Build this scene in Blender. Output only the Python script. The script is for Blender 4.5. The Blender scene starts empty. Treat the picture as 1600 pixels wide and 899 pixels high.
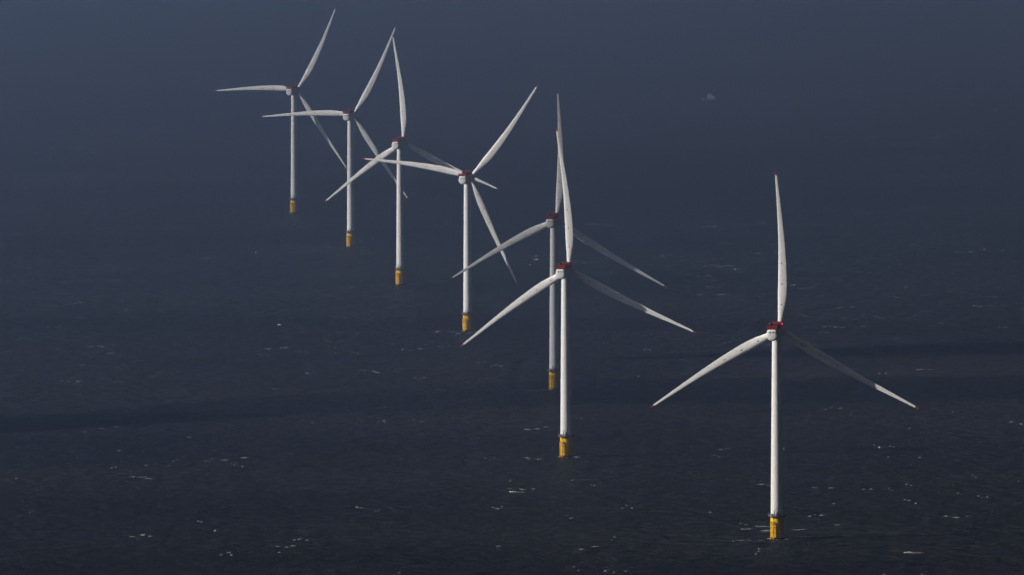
import bpy, math, random
from mathutils import Matrix, Vector, noise

R = math.radians
random.seed(7)
sc = bpy.context.scene
col = sc.collection

# ------------------------------------------------------------------ camera
CAM_H = 386.18
cam = bpy.data.cameras.new('camera')
cam.sensor_fit = 'HORIZONTAL'
cam.sensor_width = 36
cam.lens = 315
cam.clip_start = 1
cam.clip_end = 200000
camo = bpy.data.objects.new('camera', cam)
col.objects.link(camo)
camo.matrix_world = (Matrix.Translation((0, 0, CAM_H))
                     @ Matrix.Rotation(R(90 - 3.5151), 4, 'X')
                     @ Matrix.Rotation(R(-0.3365), 4, 'Z'))
sc.camera = camo

# ------------------------------------------------------------------ light
SUN_AZ, SUN_EL = 79.0, 28.0            # degrees left of straight-behind-camera, elevation
sx = -math.cos(R(SUN_EL)) * math.sin(R(SUN_AZ))
sy = -math.cos(R(SUN_EL)) * math.cos(R(SUN_AZ))
sz = math.sin(R(SUN_EL))
TO_SUN = Vector((sx, sy, sz))

world = bpy.data.worlds.new('World')
sc.world = world
world.use_nodes = True
wn = world.node_tree

sky = wn.nodes.new('ShaderNodeTexSky')
sky.sky_type = 'NISHITA'
sky.sun_disc = False
sky.sun_elevation = R(SUN_EL)
sky.sun_rotation = R(-(180 - SUN_AZ))
wn.links.new(sky.outputs[0], wn.nodes['Background'].inputs[0])
wn.nodes['Background'].inputs[1].default_value = 0.05

sun = bpy.data.lights.new('sun', 'SUN')
sun.energy = 5.0
sun.angle = R(0.5)
sun.color = (1.0, 0.955, 0.88)
suno = bpy.data.objects.new('sun', sun)
col.objects.link(suno)
suno.rotation_euler = (-TO_SUN).to_track_quat('-Z', 'Y').to_euler()
suno.location = TO_SUN * 3000

vs = sc.view_settings
vs.view_transform = 'Standard'
vs.look = 'None'
vs.exposure = 0.78
vs.gamma = 1
vs.use_curve_mapping = False

sc.render.engine = 'CYCLES'
sc.cycles.use_denoising = True
sc.cycles.use_adaptive_sampling = False
sc.cycles.max_bounces = 6
sc.cycles.volume_bounces = 1
sc.cycles.transparent_max_bounces = 16
sc.cycles.sample_clamp_indirect = 3


# ------------------------------------------------------------------ helpers
def tag(o, label=None, cat=None, group=None, kind=None):
    if label: o['label'] = label
    if cat: o['category'] = cat
    if group: o['group'] = group
    if kind: o['kind'] = kind
    return o


class MB:
    """collects vertices and faces for one mesh"""
    def __init__(self):
        self.v, self.f, self.m = [], [], []

    def add(self, vs_, fs_, mi=0):
        n = len(self.v)
        self.v += [tuple(p) for p in vs_]
        self.f += [tuple(i + n for i in f) for f in fs_]
        self.m += [mi] * len(fs_)

    def box(self, c, s, mi=0, mat=None):
        x, y, z = (k / 2 for k in s)
        vv = [Vector((i * x, j * y, k * z)) for i in (-1, 1) for j in (-1, 1) for k in (-1, 1)]
        if mat is not None:
            vv = [mat @ p for p in vv]
        vv = [p + Vector(c) for p in vv]
        self.add(vv, [(0, 1, 3, 2), (4, 6, 7, 5), (0, 4, 5, 1), (2, 3, 7, 6), (0, 2, 6, 4), (1, 5, 7, 3)], mi)

    def bar(self, a, b, r, n=8, r2=None, mi=0):
        a, b = Vector(a), Vector(b)
        r2 = r if r2 is None else r2
        d = (b - a).normalized()
        u = d.orthogonal().normalized()
        w = d.cross(u)
        vv = []
        for p, q in ((a, r), (b, r2)):
            for i in range(n):
                t = 2 * math.pi * i / n
                vv.append(p + (u * math.cos(t) + w * math.sin(t)) * q)
        ff = [(i, (i + 1) % n, n + (i + 1) % n, n + i) for i in range(n)]
        ff += [tuple(reversed(range(n))), tuple(range(n, 2 * n))]
        self.add(vv, ff, mi)

    def lathe(self, prof, n=40, axis='Z', mi=0, cap=True):
        """prof = list of (radius, height)"""
        vv = []
        for r, h in prof:
            for i in range(n):
                t = 2 * math.pi * i / n
                if axis == 'Z':
                    vv.append((r * math.cos(t), r * math.sin(t), h))
                else:
                    vv.append((r * math.cos(t), h, -r * math.sin(t)))
        ff = []
        for k in range(len(prof) - 1):
            for i in range(n):
                j = (i + 1) % n
                ff.append((k * n + i, k * n + j, (k + 1) * n + j, (k + 1) * n + i))
        if cap:
            ff.append(tuple(reversed(range(n))))
            ff.append(tuple(range((len(prof) - 1) * n, len(prof) * n)))
        self.add(vv, ff, mi)

    def loft(self, rings, mi=0):
        n = len(rings[0])
        vv = [p for r in rings for p in r]
        ff = []
        for k in range(len(rings) - 1):
            for i in range(n):
                j = (i + 1) % n
                ff.append((k * n + i, k * n + j, (k + 1) * n + j, (k + 1) * n + i))
        ff.append(tuple(reversed(range(n))))
        ff.append(tuple(range((len(rings) - 1) * n, len(rings) * n)))
        self.add(vv, ff, mi)

    def build(self, name, mats, parent=None, smooth=None):
        me = bpy.data.meshes.new(name)
        me.from_pydata(self.v, [], self.f)
        me.update()
        if not isinstance(mats, (list, tuple)):
            mats = [mats]
        for m in mats:
            me.materials.append(m)
        for p, i in zip(me.polygons, self.m):
            p.material_index = i
        import bmesh
        bm = bmesh.new()
        bm.from_mesh(me)
        bmesh.ops.recalc_face_normals(bm, faces=bm.faces)
        bm.to_mesh(me)
        bm.free()
        if smooth is not None:
            me.polygons.foreach_set('use_smooth', [True] * len(me.polygons))
            if smooth < 179:
                me.set_sharp_from_angle(angle=R(smooth))
        o = bpy.data.objects.new(name, me)
        col.objects.link(o)
        if parent is not None:
            o.parent = parent
        return o


def material(name, base, rough=0.5, spec=0.4, mottling=0.0, scale=0.5, stretch=(1, 1, 1), bump=0.0, metallic=0.0):
    m = bpy.data.materials.new(name)
    m.use_nodes = True
    nt = m.node_tree
    b = nt.nodes['Principled BSDF']
    b.inputs['Roughness'].default_value = rough
    b.inputs['Specular IOR Level'].default_value = spec
    b.inputs['Metallic'].default_value = metallic
    b.inputs['Base Color'].default_value = (*base, 1)
    if mottling or bump:
        tc = nt.nodes.new('ShaderNodeTexCoord')
        mp = nt.nodes.new('ShaderNodeMapping')
        mp.inputs['Scale'].default_value = stretch
        nz = nt.nodes.new('ShaderNodeTexNoise')
        nz.inputs['Scale'].default_value = scale
        nz.inputs['Detail'].default_value = 5
        nz.inputs['Roughness'].default_value = 0.6
        nt.links.new(tc.outputs['Object'], mp.inputs[0])
        nt.links.new(mp.outputs[0], nz.inputs['Vector'])
        if mottling:
            rp = nt.nodes.new('ShaderNodeValToRGB')
            rp.color_ramp.elements[0].position = 0.3
            rp.color_ramp.elements[1].position = 0.7
            rp.color_ramp.elements[0].color = (*[c * (1 - mottling) for c in base], 1)
            rp.color_ramp.elements[1].color = (*[min(1, c * (1 + mottling * 0.4)) for c in base], 1)
            nt.links.new(nz.outputs[0], rp.inputs[0])
            nt.links.new(rp.outputs[0], b.inputs['Base Color'])
        if bump:
            bp = nt.nodes.new('ShaderNodeBump')
            bp.inputs['Strength'].default_value = bump
            nt.links.new(nz.outputs[0], bp.inputs['Height'])
            nt.links.new(bp.outputs[0], b.inputs['Normal'])
    return m


WHITE = material('tower_paint', (0.86, 0.85, 0.82), 0.45, 0.4, 0.05, 0.5, (1, 1, 0.12))
NACWHITE = material('nacelle_paint', (0.86, 0.85, 0.82), 0.5, 0.35, 0.08, 0.7)
YELLOW = material('yellow_paint', (0.98, 0.58, 0.006), 0.5, 0.35, 0.12, 0.6, (1, 1, 0.15))
RED = material('red_paint', (0.25, 0.020, 0.012), 0.5, 0.3, 0.15, 1.5)
TIPRED = material('tip_red', (0.38, 0.028, 0.020), 0.5, 0.3, 0.08, 1.5)
STEEL = material('galvanised_steel', (0.15, 0.15, 0.16), 0.55, 0.4, 0.2, 2.0)
DARK = material('dark_opening', (0.015, 0.015, 0.016), 0.7, 0.2, 0.2, 2.0)
GROWTH = material('marine_growth', (0.035, 0.032, 0.018), 0.8, 0.2, 0.5, 1.5)
HULL = material('hull_paint', (0.03, 0.05, 0.10), 0.4, 0.4, 0.1, 1.0)
BOATWHITE = material('boat_paint', (0.20, 0.21, 0.22), 0.4, 0.4, 0.05, 1.0)
GLASS = material('wheelhouse_glass', (0.02, 0.025, 0.03), 0.08, 0.5, 0.1, 1.0)

# blade paint: white gelcoat with three small round red marks on the face
BLADE = material('blade_paint', (0.85, 0.84, 0.81), 0.42, 0.4, 0.025, 0.4, (1, 1, 0.15))


def blade_marks(m):
    nt = m.node_tree
    b = nt.nodes['Principled BSDF']
    src = b.inputs['Base Color'].links[0].from_socket
    tc = nt.nodes.new('ShaderNodeTexCoord')
    sep = nt.nodes.new('ShaderNodeSeparateXYZ')
    nt.links.new(tc.outputs['Object'], sep.inputs[0])
    acc = None
    for x0, z0 in ((0.95, 12.4), (1.30, 22.3), (1.45, 32.2)):
        cmb = nt.nodes.new('ShaderNodeCombineXYZ')
        nt.links.new(sep.outputs[0], cmb.inputs[0])
        nt.links.new(sep.outputs[2], cmb.inputs[2])
        dist = nt.nodes.new('ShaderNodeVectorMath')
        dist.operation = 'DISTANCE'
        dist.inputs[1].default_value = (x0, 0, z0)
        nt.links.new(cmb.outputs[0], dist.inputs[0])
        lt = nt.nodes.new('ShaderNodeMath')
        lt.operation = 'LESS_THAN'
        lt.inputs[1].default_value = 0.40
        nt.links.new(dist.outputs['Value'], lt.inputs[0])
        if acc is None:
            acc = lt.outputs[0]
        else:
            mx = nt.nodes.new('ShaderNodeMath')
            mx.operation = 'MAXIMUM'
            nt.links.new(acc, mx.inputs[0])
            nt.links.new(lt.outputs[0], mx.inputs[1])
            acc = mx.outputs[0]
    mix = nt.nodes.new('ShaderNodeMix')
    mix.data_type = 'RGBA'
    nt.links.new(acc, mix.inputs[0])
    nt.links.new(src, mix.inputs[6])
    mix.inputs[7].default_value = (0.42, 0.03, 0.02, 1)
    nt.links.new(mix.outputs[2], b.inputs['Base Color'])


blade_marks(BLADE)

LAMP = bpy.data.materials.new('lamp_red')
LAMP.use_nodes = True
_b = LAMP.node_tree.nodes['Principled BSDF']
_b.inputs['Base Color'].default_value = (0.5, 0.02, 0.02, 1)
_b.inputs['Emission Color'].default_value = (1, 0.06, 0.05, 1)
_b.inputs['Emission Strength'].default_value = 1.6
LAMPOFF = material('lamp_unlit', (0.50, 0.06, 0.05), 0.3, 0.5, 0.05, 3)


# ------------------------------------------------------------------ sea
def sea_material():
    m = bpy.data.materials.new('sea_water')
    m.use_nodes = True
    nt = m.node_tree
    L = nt.links.new
    b = nt.nodes['Principled BSDF']
    b.inputs['IOR'].default_value = 1.33
    b.inputs['Specular IOR Level'].default_value = 0.025
    tc = nt.nodes.new('ShaderNodeTexCoord')

    def nz(scale, detail, stretch, rough=0.55, rotz=0.0, dist=0.0):
        mp = nt.nodes.new('ShaderNodeMapping')
        mp.inputs['Scale'].default_value = stretch
        mp.inputs['Rotation'].default_value = (0, 0, rotz)
        n = nt.nodes.new('ShaderNodeTexNoise')
        n.inputs['Scale'].default_value = scale
        n.inputs['Detail'].default_value = detail
        n.inputs['Roughness'].default_value = rough
        n.inputs['Distortion'].default_value = dist
        L(tc.outputs['Object'], mp.inputs[0])
        L(mp.outputs[0], n.inputs['Vector'])
        return n.outputs[0]

    swell = nz(0.018, 3, (0.45, 1.0, 1), 0.5, R(8))
    chop = nz(0.075, 4, (1.1, 1.0, 1), 0.6, R(-5), 0.3)
    streak = nz(0.10, 3, (1.25, 1.0, 1), 0.6, R(3), 0.3)

    def bump(h, dist, prev=None):
        bp = nt.nodes.new('ShaderNodeBump')
        bp.inputs['Strength'].default_value = 1.0
        bp.inputs['Distance'].default_value = dist
        L(h, bp.inputs['Height'])
        if prev is not None:
            L(prev, bp.inputs['Normal'])
        return bp.outputs[0]

    n1 = bump(swell, 5.0)
    n2 = bump(chop, 3.0, n1)
    L(n2, b.inputs['Normal'])
    # gusts: slightly rougher and smoother areas, very broad
    gust = nz(0.0016, 4, (0.35, 1.0, 1), 0.6, R(4))
    rr = nt.nodes.new('ShaderNodeMapRange')
    rr.inputs[1].default_value = 0.3
    rr.inputs[2].default_value = 0.7
    rr.inputs[3].default_value = 0.38
    rr.inputs[4].default_value = 0.55
    L(gust, rr.inputs[0])
    L(rr.outputs[0], b.inputs['Roughness'])
    # water body colour: dark, slightly varying
    patch = nz(0.004, 5, (0.5, 1.0, 1), 0.65)
    rp = nt.nodes.new('ShaderNodeValToRGB')
    rp.color_ramp.elements[0].position = 0.3
    rp.color_ramp.elements[1].position = 0.7
    rp.color_ramp.elements[0].color = (0.0048, 0.0049, 0.0048, 1)
    rp.color_ramp.elements[1].color = (0.0140, 0.0138, 0.0128, 1)
    L(patch, rp.inputs[0])
    # fine random streaks: base colour scaled paler and darker
    sr = nt.nodes.new('ShaderNodeMapRange')
    sr.inputs[1].default_value = 0.32
    sr.inputs[2].default_value = 0.72
    sr.inputs[3].default_value = 0.15
    sr.inputs[4].default_value = 2.9
    L(streak, sr.inputs[0])
    vm = nt.nodes.new('ShaderNodeVectorMath')
    vm.operation = 'SCALE'
    L(rp.outputs[0], vm.inputs[0])
    L(sr.outputs[0], vm.inputs['Scale'])
    L(vm.outputs[0], b.inputs['Base Color'])
    return m


SEA = sea_material()
sea = MB()
SX, SY0, SY1 = 30000.0, -20000.0, 60000.0
sea.add([(-SX, SY0, 0), (SX, SY0, 0), (SX, SY1, 0), (-SX, SY1, 0)], [(0, 1, 2, 3)])
o = sea.build('sea', SEA)
tag(o, kind='structure')

# ------------------------------------------------------------------ haze
hm = bpy.data.materials.new('haze')
hm.use_nodes = True
hn = hm.node_tree
hn.nodes.remove(hn.nodes['Principled BSDF'])
pv = hn.nodes.new('ShaderNodeVolumePrincipled')
pv.inputs['Color'].default_value = (0.40, 0.53, 0.84, 1)
pv.inputs['Density'].default_value = 1 / 6000.0
pv.inputs['Anisotropy'].default_value = 0.65
hn.links.new(pv.outputs[0], hn.nodes['Material Output'].inputs['Volume'])
hz = MB()
ztop, zbot = 396.0, -1.0
hz.box((0, (SY0 + SY1) / 2, (ztop + zbot) / 2), (2 * SX + 40, SY1 - SY0 + 40, ztop - zbot))
o = hz.build('haze', hm)
tag(o, kind='stuff')


# ------------------------------------------------------------------ clouds above the haze, some added only for their shade
def cloud_mat(name, clear):
    m = bpy.data.materials.new(name)
    m.use_nodes = True
    nt = m.node_tree
    nt.nodes.remove(nt.nodes['Principled BSDF'])
    d = nt.nodes.new('ShaderNodeBsdfDiffuse')
    d.inputs[0].default_value = (0.8, 0.8, 0.8, 1)
    t = nt.nodes.new('ShaderNodeBsdfTranslucent')
    t.inputs[0].default_value = (0.8, 0.8, 0.8, 1)
    mx = nt.nodes.new('ShaderNodeMixShader')
    mx.inputs[0].default_value = 0.4 if clear > 0 else 0.0
    tr = nt.nodes.new('ShaderNodeBsdfTransparent')
    m2 = nt.nodes.new('ShaderNodeMixShader')
    nz = nt.nodes.new('ShaderNodeTexNoise')
    tc = nt.nodes.new('ShaderNodeTexCoord')
    nz.inputs['Scale'].default_value = 0.004
    nz.inputs['Detail'].default_value = 4
    nt.links.new(tc.outputs['Object'], nz.inputs['Vector'])
    mr = nt.nodes.new('ShaderNodeMapRange')
    mr.inputs[1].default_value = 0.3
    mr.inputs[2].default_value = 0.7
    mr.inputs[3].default_value = max(0, clear - 0.1)
    mr.inputs[4].default_value = min(1, clear + 0.1) if clear > 0 else 0
    nt.links.new(nz.outputs[0], mr.inputs[0])
    nt.links.new(mr.outputs[0], m2.inputs[0])
    nt.links.new(d.outputs[0], mx.inputs[1])
    nt.links.new(t.outputs[0], mx.inputs[2])
    nt.links.new(mx.outputs[0], m2.inputs[1])
    nt.links.new(tr.outputs[0], m2.inputs[2])
    nt.links.new(m2.outputs[0], nt.nodes['Material Output'].inputs[0])
    return m


def cloud_roll(pts, alt, clear, seed, name='cloud'):
    """a long roll of cloud; pts = (x, y, half-width) of the shade it throws on the sea"""
    off = Vector((sx, sy)) * (alt / sz)
    rings = []
    n = 20
    # resample the line
    line = []
    for (a, b) in zip(pts[:-1], pts[1:]):
        k = max(2, int(math.dist(a[:2], b[:2]) / 90))
        for i in range(k):
            line.append([a[j] + (b[j] - a[j]) * i / k for j in range(3)])
    line.append(list(pts[-1]))
    tot = len(line) - 1
    for i, (x, y, hw) in enumerate(line):
        e = min(1, 4 * min(i, tot - i) / tot + 0.03)
        e = math.sqrt(e)
        ring = []
        for k in range(n):
            t = 2 * math.pi * k / n
            q = 1 + 0.28 * noise.noise(Vector((i * 0.45 + seed, math.cos(t) * 1.3, math.sin(t) * 1.3)))
            ring.append((x + off.x, y + off.y + math.cos(t) * hw * q * e, alt + math.sin(t) * min(90, hw * 0.5) * q * e))
        rings.append(ring)
    m = MB()
    m.loft(rings)
    o = m.build(name, cloud_mat('cloud_vapour', clear), smooth=180)
    tag(o, kind='structure')
    return o


CLOUD = 900.0
# band of shade that crosses the picture below the dim turbine
cloud_roll([(-1700, 4860, 75), (-900, 4960, 90), (-300, 5050, 95), (-140, 5110, 80)], CLOUD, 0.12, 3.1)
cloud_roll([(-260, 5120, 70), (0, 5255, 95), (60, 5280, 95), (300, 5290, 105), (480, 5300, 80)], CLOUD + 30, 0.64, 1.4)
cloud_roll([(330, 5270, 60), (600, 5290, 80), (900, 5320, 90), (1500, 5400, 80)], CLOUD, 0.22, 6.3)
cloud_roll([(60, 5560, 40), (250, 5620, 60), (500, 5660, 70), (1200, 5760, 80)], CLOUD + 60, 0.25, 8.7)
# unseen thin veil, added to dim the farthest turbines
cloud_roll([(-1800, 7500, 500), (-600, 7550, 760), (500, 7600, 760), (1800, 7700, 500)], CLOUD + 120, 0.87, 5.5)
# unseen decks added to cut airlight and sky light around a sunlit bay.
# bounds are those of the shade on the sea; the deck itself hangs towards the sun.
def added_cloud_deck(x0, x1, y0, y1, nx, ny, alt, seed):
    off = Vector((sx, sy)) * (alt / sz)

    def crowd(t):                       # more vertices along the rims
        return 0.5 - 0.5 * math.cos(math.pi * t)
    m = MB()
    vv, ff = [], []
    for s in (0, 1):
        for j in range(ny + 1):
            for i in range(nx + 1):
                x = x0 + (x1 - x0) * crowd(i / nx)
                y = y0 + (y1 - y0) * crowd(j / ny)
                rim = min(x - x0, x1 - x, y - y0, y1 - y, 900) / 900
                xx = x + (1 - rim) * 90 * noise.noise(Vector((x / 700, y / 700, seed + 9)))
                yy = y + (1 - rim) * 70 * noise.noise(Vector((x / 600, y / 600, seed)))
                edge = min(1, rim * 1.6)
                h = noise.fractal(Vector((x / 1600, y / 1600, seed + 4.0 * s)), 1.0, 2.0, 4)
                z = alt + edge * (-50 + 60 * h if s == 0 else 260 + 160 * h)
                vv.append((xx + off.x, yy + off.y, max(z, 640)))
    w = nx + 1
    n1 = w * (ny + 1)
    for j in range(ny):
        for i in range(nx):
            a = j * w + i
            ff.append((a, a + 1, a + w + 1, a + w))
            ff.append((n1 + a, n1 + a + w, n1 + a + w + 1, n1 + a + 1))
    for i in range(nx):
        for a, b in ((i, i + 1), (ny * w + i, ny * w + i + 1)):
            ff.append((a, b, n1 + b, n1 + a))
    for j in range(ny):
        for a, b in ((j * w, (j + 1) * w), (j * w + nx, (j + 1) * w + nx)):
            ff.append((a, b, n1 + b, n1 + a))
    m.add(vv, ff)
    o = m.build('cloud', cloud_mat('added_cloud_deck', 0.0), smooth=180)
    tag(o, kind='structure')


added_cloud_deck(-26000, 30000, -900, 4085, 120, 50, CLOUD, 1.7)  # added to darken the haze between camera and turbines
added_cloud_deck(1500, 30000, 3800, 16500, 60, 50, CLOUD + 420, 4.4)  # added to block sky light from overhead and the right
added_cloud_deck(-26000, 30000, 15500, 58000, 120, 60, CLOUD + 900, 6.2)  # added to darken far haze and what the sea reflects

# ------------------------------------------------------------------ wind turbines
HUB_H, TILT, OVER = 99.55, R(5.2275), 8.105
R_TIP = 77.0
Z_DECK = 11.3


def interp(tab, x):
    for (a, b) in zip(tab[:-1], tab[1:]):
        if x <= b[0]:
            t = (x - a[0]) / (b[0] - a[0])
            t = max(0, t)
            return [p + (q - p) * t for p, q in zip(a[1:], b[1:])]
    return list(tab[-1][1:])


#        r    chord thick-ratio centre  twist
SECT = [(1.6, 2.75, 1.00, 0.05, 14),
        (4.5, 2.75, 0.98, 0.25, 14),
        (8.0, 3.35, 0.72, 0.60, 13),
        (12.5, 4.10, 0.46, 0.98, 11),
        (17.0, 4.55, 0.35, 1.25, 9.5),
        (22.0, 4.50, 0.29, 1.48, 8),
        (32.0, 3.95, 0.23, 1.62, 5.5),
        (41.0, 3.20, 0.20, 1.55, 4),
        (50.0, 2.50, 0.19, 1.28, 2.5),
        (60.0, 1.85, 0.18, 0.82, 1.5),
        (68.0, 1.35, 0.18, 0.42, 0.8),
        (73.0, 1.05, 0.18, 0.18, 0.3),
        (75.0, 0.90, 0.18, 0.10, 0.0),
        (76.4, 0.62, 0.18, 0.04, 0.0),
        (77.0, 0.22, 0.18, 0.00, 0.0)]


def section(r, n=24):
    c, tr, cx, tw = interp(SECT, r)
    y0 = r * math.tan(R(1.5045)) + 5.0 * (r / 77) * (1 - r / 77)
    tw = R(tw)
    rnd = max(0, min(1, (tr - 0.36) / 0.62))
    pts = []
    for i in range(n):
        t = 2 * math.pi * i / n
        u = 0.5 - 0.5 * math.cos(t)              # 0 leading edge .. 1 trailing edge
        air = 5 * tr * (0.2969 * math.sqrt(max(u, 0)) - 0.126 * u - 0.3516 * u * u + 0.2843 * u ** 3 - 0.1015 * u ** 4)
        yt = air if math.sin(t) >= 0 else -air
        px, py = (u - 0.5) * c, yt * c
        qx, qy = -0.5 * c * math.cos(t), 0.5 * c * tr * math.sin(t)
        x = px + (qx - px) * rnd
        y = py + (qy - py) * rnd
        # leading edge turned into the wind (+y)
        X = x * math.cos(tw) + y * math.sin(tw)
        Y = -x * math.sin(tw) + y * math.cos(tw)
        pts.append((X + cx, Y + y0, r))
    return pts


def make_turbine():
    root = bpy.data.objects.new('wind_turbine', None)
    root.empty_display_size = 10
    col.objects.link(root)

    # yellow transition piece
    m = MB()
    m.lathe([(3.22, -0.6), (3.22, 10.35), (3.3, 10.4), (3.3, 10.7), (3.1, 10.75)], 48)
    tp = m.build('transition_piece', YELLOW, root, 40)
    m = MB()
    m.lathe([(3.235, -0.5), (3.235, 0.75), (3.21, 0.85)], 48, cap=False)
    m.build('waterline_growth', GROWTH, tp, 60)
    # boat landing: two fender tubes with a ladder, on the side towards the lee-left
    m = MB()
    ang0 = R(-113)
    for da in (-0.19, 0.19):
        a = ang0 + da
        px, py = math.cos(a) * 4.05, math.sin(a) * 4.05
        m.bar((px, py, -0.5), (px, py, 8.6), 0.27, 12)
        for z in (0.9, 3.4, 5.9, 8.3):
            m.bar((px, py, z), (math.cos(a) * 3.1, math.sin(a) * 3.1, z), 0.16, 8)
    m.build('boat_landing', YELLOW, tp, 40)
    m = MB()
    a = ang0
    ux, uy = -math.sin(a), math.cos(a)
    cx, cy = math.cos(a) * 3.62, math.sin(a) * 3.62
    for s in (-0.25, 0.25):
        m.bar((cx + ux * s, cy + uy * s, 0.3), (cx + ux * s, cy + uy * s, 10.6), 0.05, 6)
    for k in range(34):
        z = 0.5 + k * 0.3
        m.bar((cx - ux * 0.25, cy - uy * 0.25, z), (cx + ux * 0.25, cy + uy * 0.25, z), 0.03, 5)
    m.build('ladder', YELLOW, tp)
    # black painted marks on the steel (the signs are too small to read)
    m = MB()

    def mark(a_deg, z, w, h):
        r0, r1 = 3.19, 3.245
        n = 5
        a0 = R(a_deg) - w / 2 / 3.2
        vv_, ff_ = [], []
        for i in range(n + 1):
            t = a0 + w / 3.2 * i / n
            for rr_ in (r0, r1):
                for zz in (z - h / 2, z + h / 2):
                    vv_.append((rr_ * math.cos(t), rr_ * math.sin(t), zz))
        for i in range(n):
            q, p = 4 * i, 4 * i + 4
            ff_ += [(q + 2, p + 2, p + 3, q + 3), (q, q + 1, p + 1, p), (q + 1, q + 3, p + 3, p + 1), (q, p, p + 2, q + 2)]
        ff_ += [(0, 2, 3, 1), (4 * n, 4 * n + 1, 4 * n + 3, 4 * n + 2)]
        m.add(vv_, ff_)
    for args in ((-138, 7.95, 1.0, 0.22), (-138, 7.1, 1.3, 0.34), (-129, 8.25, 0.2, 0.8),
                 (-101, 7.9, 0.35, 0.5), (-97, 7.05, 1.3, 0.3), (-90, 7.7, 0.3, 1.0), (-104, 7.3, 0.25, 0.5)):
        m = MB()
        mark(*args)
        m.build('painted_mark', DARK, tp)

    # access platform
    m = MB()
    m.lathe([(3.25, 10.72), (4.25, 10.95), (4.35, 11.05), (4.35, Z_DECK), (3.05, Z_DECK)], 40)
    for i in range(10):
        t = 2 * math.pi * i / 10
        m.bar((3.2 * math.cos(t), 3.2 * math.sin(t), 9.9), (4.1 * math.cos(t), 4.1 * math.sin(t), 10.95), 0.1, 6)
    plat = m.build('access_platform', STEEL, root, 30)
    m = MB()
    nn = 28
    for i in range(nn):
        t, t2 = 2 * math.pi * i / nn, 2 * math.pi * (i + 1) / nn
        c1, s1, c2, s2 = math.cos(t) * 4.28, math.sin(t) * 4.28, math.cos(t2) * 4.28, math.sin(t2) * 4.28
        m.bar((c1, s1, Z_DECK), (c1, s1, Z_DECK + 1.25), 0.05, 6)
        for dz in (0.45, 0.85, 1.25):
            m.bar((c1, s1, Z_DECK + dz), (c2, s2, Z_DECK + dz), 0.045, 6)
        m.bar((c1, s1, Z_DECK + 0.1), (c2, s2, Z_DECK + 0.1), 0.1, 4)
    m.build('railing', STEEL, plat)
    m = MB()
    a = R(-95)
    bx_, by_ = 3.75 * math.cos(a), 3.75 * math.sin(a)
    m.bar((bx_, by_, Z_DECK), (bx_, by_, Z_DECK + 2.0), 0.22, 10)
    m.bar((bx_ - 0.5, by_, Z_DECK + 1.7), (bx_ + 1.6, by_ - 0.3, Z_DECK + 3.7), 0.13, 8)
    m.bar((bx_, by_, Z_DECK + 3.1), (bx_ + 1.6, by_ - 0.3, Z_DECK + 3.7), 0.06, 6)
    m.bar((bx_, by_, Z_DECK + 2.0), (bx_, by_, Z_DECK + 3.1), 0.09, 6)
    m.build('davit_crane', STEEL, plat)
    m = MB()
    for aa, s in ((-78, (0.9, 0.7, 1.3)), (-60, (1.1, 0.6, 1.1)), (-115, (0.7, 0.6, 1.0))):
        m = MB()
        m.box((3.65 * math.cos(R(aa)), 3.65 * math.sin(R(aa)), Z_DECK + s[2] / 2), s, mat=Matrix.Rotation(R(aa + 90), 3, 'Z'))
        m.build('equipment_cabinet', STEEL, plat)

    # tower
    prof = []
    zt = HUB_H - 2.5
    for i in range(29):
        z = 10.8 + (zt - 10.8) * i / 28
        prof.append((3.04 + (2.06 - 3.04) * ((i / 28) ** 1.1), z))
    m = MB()
    m.lathe(prof, 64)
    for z in (36.0, 66.0):                    # flange seams between tower sections
        k = ((z - 10.8) / (zt - 10.8)) ** 1.1
        r = 3.04 + (2.06 - 3.04) * k
        m.lathe([(r - 0.05, z - 0.12), (r + 0.035, z - 0.1), (r + 0.035, z + 0.1), (r - 0.05, z + 0.12)], 64)
    tw = m.build('tower', WHITE, root, 30)
    m = MB()
    m.box((3.04 * math.cos(R(-70)), 3.04 * math.sin(R(-70)), Z_DECK + 1.25), (0.95, 0.2, 2.1), mat=Matrix.Rotation(R(20), 3, 'Z'))
    m.build('door', STEEL, tw)

    # nacelle: round-bottomed housing with a flat top, drawn along the shaft (+y to the rotor)
    def cross(s, zc=0.0, wtop=1.0, n=40):
        pts = []
        for i in range(n):
            t = 2 * math.pi * i / n
            cx, cz = math.cos(t), math.sin(t)
            r = 2.86
            x, z = r * cx, r * cz
            if cz > 0:                          # squared upper half
                p = 5.0
                k = (abs(cx) ** p + abs(cz) ** p) ** (-1 / p)
                xs, zs = 2.52 * wtop * k * cx, 2.86 * k * cz
                f = min(1, cz * 2.2)
                x, z = x + (xs - x) * f, z + (zs - z) * f
            pts.append((x * s, z * s + zc))
        return pts
    m = MB()
    rings = []
    for y, s in ((-9.28, 0.10), (-9.24, 0.60), (-9.12, 0.82), (-8.88, 0.93), (-8.5, 0.98), (-7.9, 1.0), (-2.0, 1.0), (2.6, 1.0), (3.4, 1.02)):
        rings.append([(x, y, z) for x, z in cross(s)])
    m.loft(rings)
    nac = m.build('nacelle', NACWHITE, root, 50)
    nac.matrix_local = Matrix.Translation((0, 0, HUB_H)) @ Matrix.Rotation(TILT, 4, 'X')
    m = MB()
    m.lathe([(2.4, 3.2), (3.05, 3.3), (3.2, 3.6), (3.2, 5.6), (3.05, 5.9), (2.3, 6.05)], 48, 'Y')
    m.build('generator', NACWHITE, nac, 40)
    m = MB()
    m.lathe([(1.7, -3.9), (2.12, -3.8), (2.16, -2.2), (2.16, -1.6)], 40)
    yb = m.build('yaw_collar', NACWHITE, nac, 40)
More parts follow.
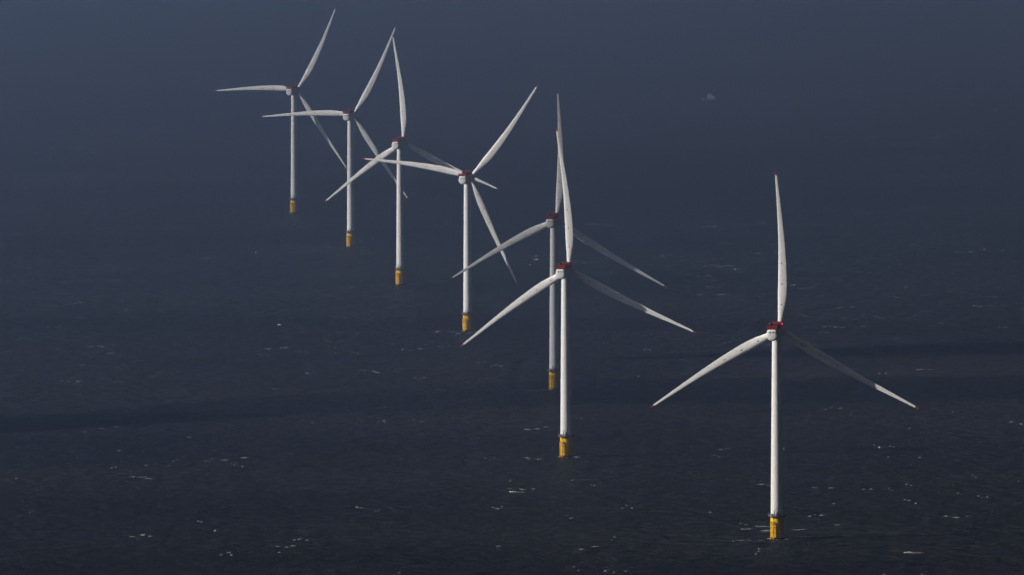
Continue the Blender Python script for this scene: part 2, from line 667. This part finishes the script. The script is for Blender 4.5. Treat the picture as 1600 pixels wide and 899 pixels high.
    for s in (-0.76, 0.76):
        m = MB()
        m.lathe([(0.36, -9.28), (0.40, -9.26), (0.40, -8.2), (0.3, -8.1)], 20, 'Y')
        vnt = m.build('vent', DARK, nac, 40)
        vnt.location = (s, -0.02, 1.5)
    # red hoist platform at the back, red cooler frame in front of it
    m = MB()
    zt0 = 2.9
    m.box((0, -5.3, zt0 + 0.1), (5.3, 7.0, 0.2))
    for k in range(3):
        zz = zt0 + 0.45 + k * 0.5
        m.box((0, -8.75, zz), (5.3, 0.10, 0.46))
        m.box((2.6, -5.3, zz), (0.10, 6.8, 0.46))
    m.bar((-2.6, -8.7, zt0 + 1.2), (-2.6, -1.8, zt0 + 1.2), 0.03, 6)
    for x in (-2.6, -1.3, 0, 1.3, 2.6):
        m.box((x, -8.75, zt0 + 0.85), (0.14, 0.16, 1.6))
    m.build('hoist_platform', RED, nac)
    m = MB()
    zb = zt0
    m.box((0.1, 0.3, zb + 0.12), (5.1, 3.6, 0.24))
    for y in (-1.3, 1.8):
        for x in (-2.35, 2.55):
            m.box((x, y, zb + 1.05), (0.40, 0.30, 2.1))
        m.box((0.1, y, zb + 2.1), (5.3, 0.30, 0.36))
        m.box((0.1, y, zb + 0.6), (5.2, 0.2, 0.7))
    for x in (-2.35, 2.55):
        m.box((x, 0.25, zb + 1.1), (0.2, 3.2, 1.7))
    m.box((0.1, 1.6, zb + 1.05), (4.9, 0.2, 1.9))
    m.build('cooler_frame', RED, nac)
    m = MB()
    m.box((-0.2, 0.2, zb + 0.95), (2.4, 1.6, 1.5))
    m.box((1.35, 0.2, zb + 0.7), (0.6, 1.2, 1.0))
    m.build('cooler', STEEL, nac)
    m = MB()
    m.bar((-0.6, -1.75, zb + 0.2), (-0.6, -1.75, zb + 3.3), 0.06, 6)
    m.bar((0.5, -1.75, zb + 0.2), (0.5, -1.75, zb + 3.0), 0.06, 6)
    m.bar((-1.0, -1.75, zb + 2.6), (0.9, -1.75, zb + 2.6), 0.05, 6)
    m.build('weather_mast', STEEL, nac)
    for x, y, lit in ((-2.75, -1.6, False), (2.95, 0.2, True)):
        m = MB()
        m.lathe([(0.10, 0.0), (0.10, 0.35), (0.26, 0.4), (0.3, 0.65), (0.24, 0.95), (0.1, 1.05)], 14)
        lp = m.build('warning_light', LAMPOFF, nac, 60)
        lp.location = (x, y, zt0 + 0.75)

    # hub
    m = MB()
    prof = [(2.35, -2.1)]
    for i in range(13):
        t = i / 12
        prof.append((2.5 * math.cos(t * math.pi / 2 * 0.97) ** 0.62, -1.5 + 5.2 * math.sin(t * math.pi / 2)))
    m.lathe(prof, 40, 'Y')
    hub = m.build('hub', NACWHITE, root, 60)
    M0 = Matrix.Translation((0, 0, HUB_H)) @ Matrix.Rotation(TILT, 4, 'X') @ Matrix.Translation((0, OVER, 0))
    hub.matrix_local = M0

    # blades
    m = MB()
    rr_ = [1.6, 3, 4.5, 6, 8, 10, 12.5, 15, 17, 19.5, 22, 25, 28, 32, 36, 41, 45.5, 50, 55, 60, 64, 68, 71, 73.0, 75.0]
    m.loft([section(r) for r in rr_])
    b0 = m.build('blade', BLADE, root, 60)
    m = MB()
    m.loft([section(r) for r in (75.003, 75.7, 76.4, 76.8, 77.0)])
    m.build('blade_tip', TIPRED, b0, 60)
    for k in (1, 2):
        b = b0.copy()
        col.objects.link(b)
        b.parent = root
        for ch in list(b0.children):
            c = ch.copy()
            col.objects.link(c)
            c.parent = b
    return root, M0


def copy_tree(o, parent=None):
    c = o.copy()
    col.objects.link(c)
    if parent is not None:
        c.parent = parent
    for ch in list(o.children):
        copy_tree(ch, c)
    return c


TURB = [
    (127.0, 4300.2, 15.63, -0.55, 'nearest white wind turbine standing alone on the right, all its blades against open sea'),
    (28.6, 4800.1, 17.72, -4.06, 'bright white wind turbine right of centre, its upright blade covering the dim turbine behind it'),
    (24.9, 5299.5, 15.12, 1.57, 'dull grey wind turbine in cloud shade, half hidden behind a bright white one'),
    (-28.8, 5826.1, 19.40, 38.20, 'white wind turbine near the centre with a raised right blade, left of the overlapping pair'),
    (-78.7, 6326.7, 20.54, -4.64, 'white wind turbine with one upright blade, third tower from the left'),
    (-122.2, 6805.4, 19.33, 28.01, 'hazy wind turbine second from the left, a neighbour\'s blade tip ending at its tower'),
    (-176.9, 7296.1, 23.98, 28.43, 'faintest and farthest wind turbine, leftmost in the long receding row'),
]
proto, M0 = make_turbine()
for i, (x, y, yaw, az, lab) in enumerate(TURB):
    t = proto if i == 0 else copy_tree(proto)
    t.location = (x, y, 0)
    t.rotation_euler = (0, 0, R(-yaw))
    tag(t, lab, 'wind turbine', 'offshore wind turbines standing in a receding row')
    if i == 0:                              # only the nearest one shows its lamp lit
        for ch in t.children_recursive:
            if ch.name.startswith('warning_light') and ch.location.x > 0:
                lit_mesh = ch.data.copy()
                lit_mesh.materials[0] = LAMP
                ch_lit = ch
    k = 0
    for ch in t.children:
        if ch.name.startswith('blade'):
            ch.matrix_local = M0 @ Matrix.Rotation(R(az + 120 * k), 4, 'Y')
            k += 1

ch_lit.data = lit_mesh

# ------------------------------------------------------------------ small work boat far off
bt = bpy.data.objects.new('work_boat', None)
col.objects.link(bt)
bt.location = (213, 9500, 0)
bt.rotation_euler = (0, 0, R(168))
tag(bt, 'tiny pale work boat alone on the hazy sea far behind the turbines', 'boat')
m = MB()
rings = []
for x, w, zb_, zt_ in ((-11, 3.2, -0.6, 2.0), (-4, 3.5, -0.8, 2.0), (4, 3.3, -0.8, 2.4), (8, 2.3, -0.6, 2.9), (10.6, 0.9, 0.2, 3.3), (11.6, 0.15, 1.4, 3.5)):
    rings.append([(x, -w, zt_), (x, -w * 0.8, zb_), (x, w * 0.8, zb_), (x, w, zt_)])
m.loft(rings)
m.build('hull', HULL, bt)
m = MB()
m.box((0.5, 0, 3.6), (8.5, 5.4, 2.8))
m.box((2.2, 0, 6.2), (4.6, 4.6, 2.4))
m.box((2.0, 0, 7.5), (5.4, 5.0, 0.25))
wh = m.build('wheelhouse', BOATWHITE, bt)
m = MB()
m.box((4.52, 0, 6.5), (0.1, 4.0, 1.0))
m.box((2.2, 2.32, 6.5), (3.8, 0.1, 0.9))
m.box((2.2, -2.32, 6.5), (3.8, 0.1, 0.9))
m.build('window', GLASS, wh)
m = MB()
m.bar((1.2, 0, 7.5), (1.2, 0, 12.0), 0.16, 8)
m.bar((1.2, -1.2, 10.2), (1.2, 1.2, 10.2), 0.1, 6)
m.bar((2.0, 0, 9.0), (0.6, 0, 9.0), 0.2, 6)
m.build('mast', BOATWHITE, bt)


# ------------------------------------------------------------------ whitecaps
def foam_mat(name, amt, colr):
    m = bpy.data.materials.new(name)
    m.use_nodes = True
    nt = m.node_tree
    b = nt.nodes['Principled BSDF']
    b.inputs['Base Color'].default_value = (*colr, 1)
    b.inputs['Roughness'].default_value = 0.8
    b.inputs['Specular IOR Level'].default_value = 0.025
    tc = nt.nodes.new('ShaderNodeTexCoord')
    nz = nt.nodes.new('ShaderNodeTexNoise')
    nz.inputs['Scale'].default_value = 0.55
    nz.inputs['Detail'].default_value = 4
    nt.links.new(tc.outputs['Object'], nz.inputs['Vector'])
    mr = nt.nodes.new('ShaderNodeMapRange')
    mr.inputs[1].default_value = 0.36
    mr.inputs[2].default_value = 0.62
    mr.inputs[3].default_value = amt * 0.35
    mr.inputs[4].default_value = amt
    nt.links.new(nz.outputs[0], mr.inputs[0])
    nt.links.new(mr.outputs[0], b.inputs['Alpha'])
    return m


FOAM = [foam_mat('foam_thick', 0.9, (0.78, 0.78, 0.76)),
        foam_mat('foam_thin', 0.45, (0.66, 0.69, 0.72)),
        foam_mat('foam_faint', 0.5, (0.60, 0.64, 0.70))]
foam = MB()
rnd = random.Random(42)


def crest(x, y, lx, ly, h, mi):
    """one breaking crest: an irregular low ridge lx long across and ly deep"""
    lx *= 0.78
    n = max(5, min(14, int(lx / 0.9)))
    fr, mid, bk = [], [], []
    s = rnd.uniform(0, 1000)
    lean = rnd.uniform(-0.25, 0.25)
    for i in range(n + 1):
        u = i / n
        e = math.sqrt(max(0, math.sin(math.pi * u))) * (0.45 + 0.55 * abs(noise.noise(Vector((s + u * 4, 1.7, 0)))) * 2)
        xx = x + (u - 0.5) * lx
        yy = y + lean * (u - 0.5) * lx + 0.5 * ly * noise.noise(Vector((s + u * 3, 9.1, 0)))
        fr.append((xx, yy - ly * 0.45 * e, 0.03))
        mid.append((xx, yy, 0.05 + h * e))
        bk.append((xx, yy + ly * 0.55 * e, 0.03))
    vv_ = fr + mid + bk
    ff_ = []
    for i in range(n):
        ff_.append((i, i + 1, n + 2 + i, n + 1 + i))
        ff_.append((n + 1 + i, n + 2 + i, 2 * n + 3 + i, 2 * n + 2 + i))
    foam.add(vv_, ff_, mi)


def near_turbine(x, y):
    return any(abs(x - t[0]) < 6 and abs(y - t[1]) < 8 for t in TURB)


for _ in range(9000):
    y = 3900 + 9800 * rnd.random()
    x = rnd.uniform(-1, 1) * (y * 0.064 + 60)
    if rnd.random() > y / 13700:
        continue
    if near_turbine(x, y):
        continue
    # whitecaps come in loose drifts with quiet water between
    if noise.noise(Vector((x / 160, y / 600, 2.0))) + rnd.uniform(-0.9, 0.9) < -0.05:
        continue
    k = rnd.random()
    if k < 0.035:        # breaking now: bright, compact
        lx = rnd.lognormvariate(math.log(2.0), 0.6)
        crest(x, y, lx, rnd.uniform(3, 8), rnd.uniform(0.4, 1.1), 0)
        if rnd.random() < 0.6:
            crest(x + rnd.uniform(-5, 5), y + rnd.uniform(-4, 4), lx * 2.2, rnd.uniform(3, 7), 0.2, 1)
    elif k < 0.30:
        lx = rnd.lognormvariate(math.log(1.9), 0.55)
        for q in range(rnd.choice((1, 1, 1, 2, 3))):
            crest(x + q * lx * rnd.uniform(0.8, 1.5), y + rnd.uniform(-9, 9), lx * rnd.uniform(0.5, 1), rnd.uniform(3, 7), rnd.uniform(0.15, 0.5), 1)
    else:
        lx = rnd.lognormvariate(math.log(2.8), 0.6)
        for q in range(rnd.choice((1, 2, 3))):
            crest(x + q * lx * rnd.uniform(0.6, 1.2), y + rnd.uniform(-12, 12), lx * rnd.uniform(0.5, 1), rnd.uniform(4, 9), rnd.uniform(0.1, 0.3), 2)
# wash round the foundations
for i, t in enumerate(TURB):
    for _ in range(10):
        a = rnd.uniform(0, 2 * math.pi)
        crest(t[0] + 4.2 * math.cos(a), t[1] + 4.6 * math.sin(a), rnd.uniform(1, 3), rnd.uniform(0.8, 2), 0.15, rnd.choice((1, 1, 2)))
    for _ in range(5):
        crest(t[0] + rnd.uniform(4, 10), t[1] + rnd.uniform(-3, 4), rnd.uniform(2, 5), rnd.uniform(1, 3), 0.2, rnd.choice((1, 2)))
        crest(t[0] - rnd.uniform(6, 22), t[1] - rnd.uniform(4, 16), rnd.uniform(2, 6), rnd.uniform(1, 3), 0.2, rnd.choice((1, 2)))
# wake behind the boat
for k in range(14):
    crest(222 + k * 3.2, 9500 + rnd.uniform(-2, 2), 4, 2 + k * 0.3, 0.4, 1 if k < 6 else 2)
o = foam.build('sea_foam', FOAM, smooth=180)
tag(o, kind='stuff')
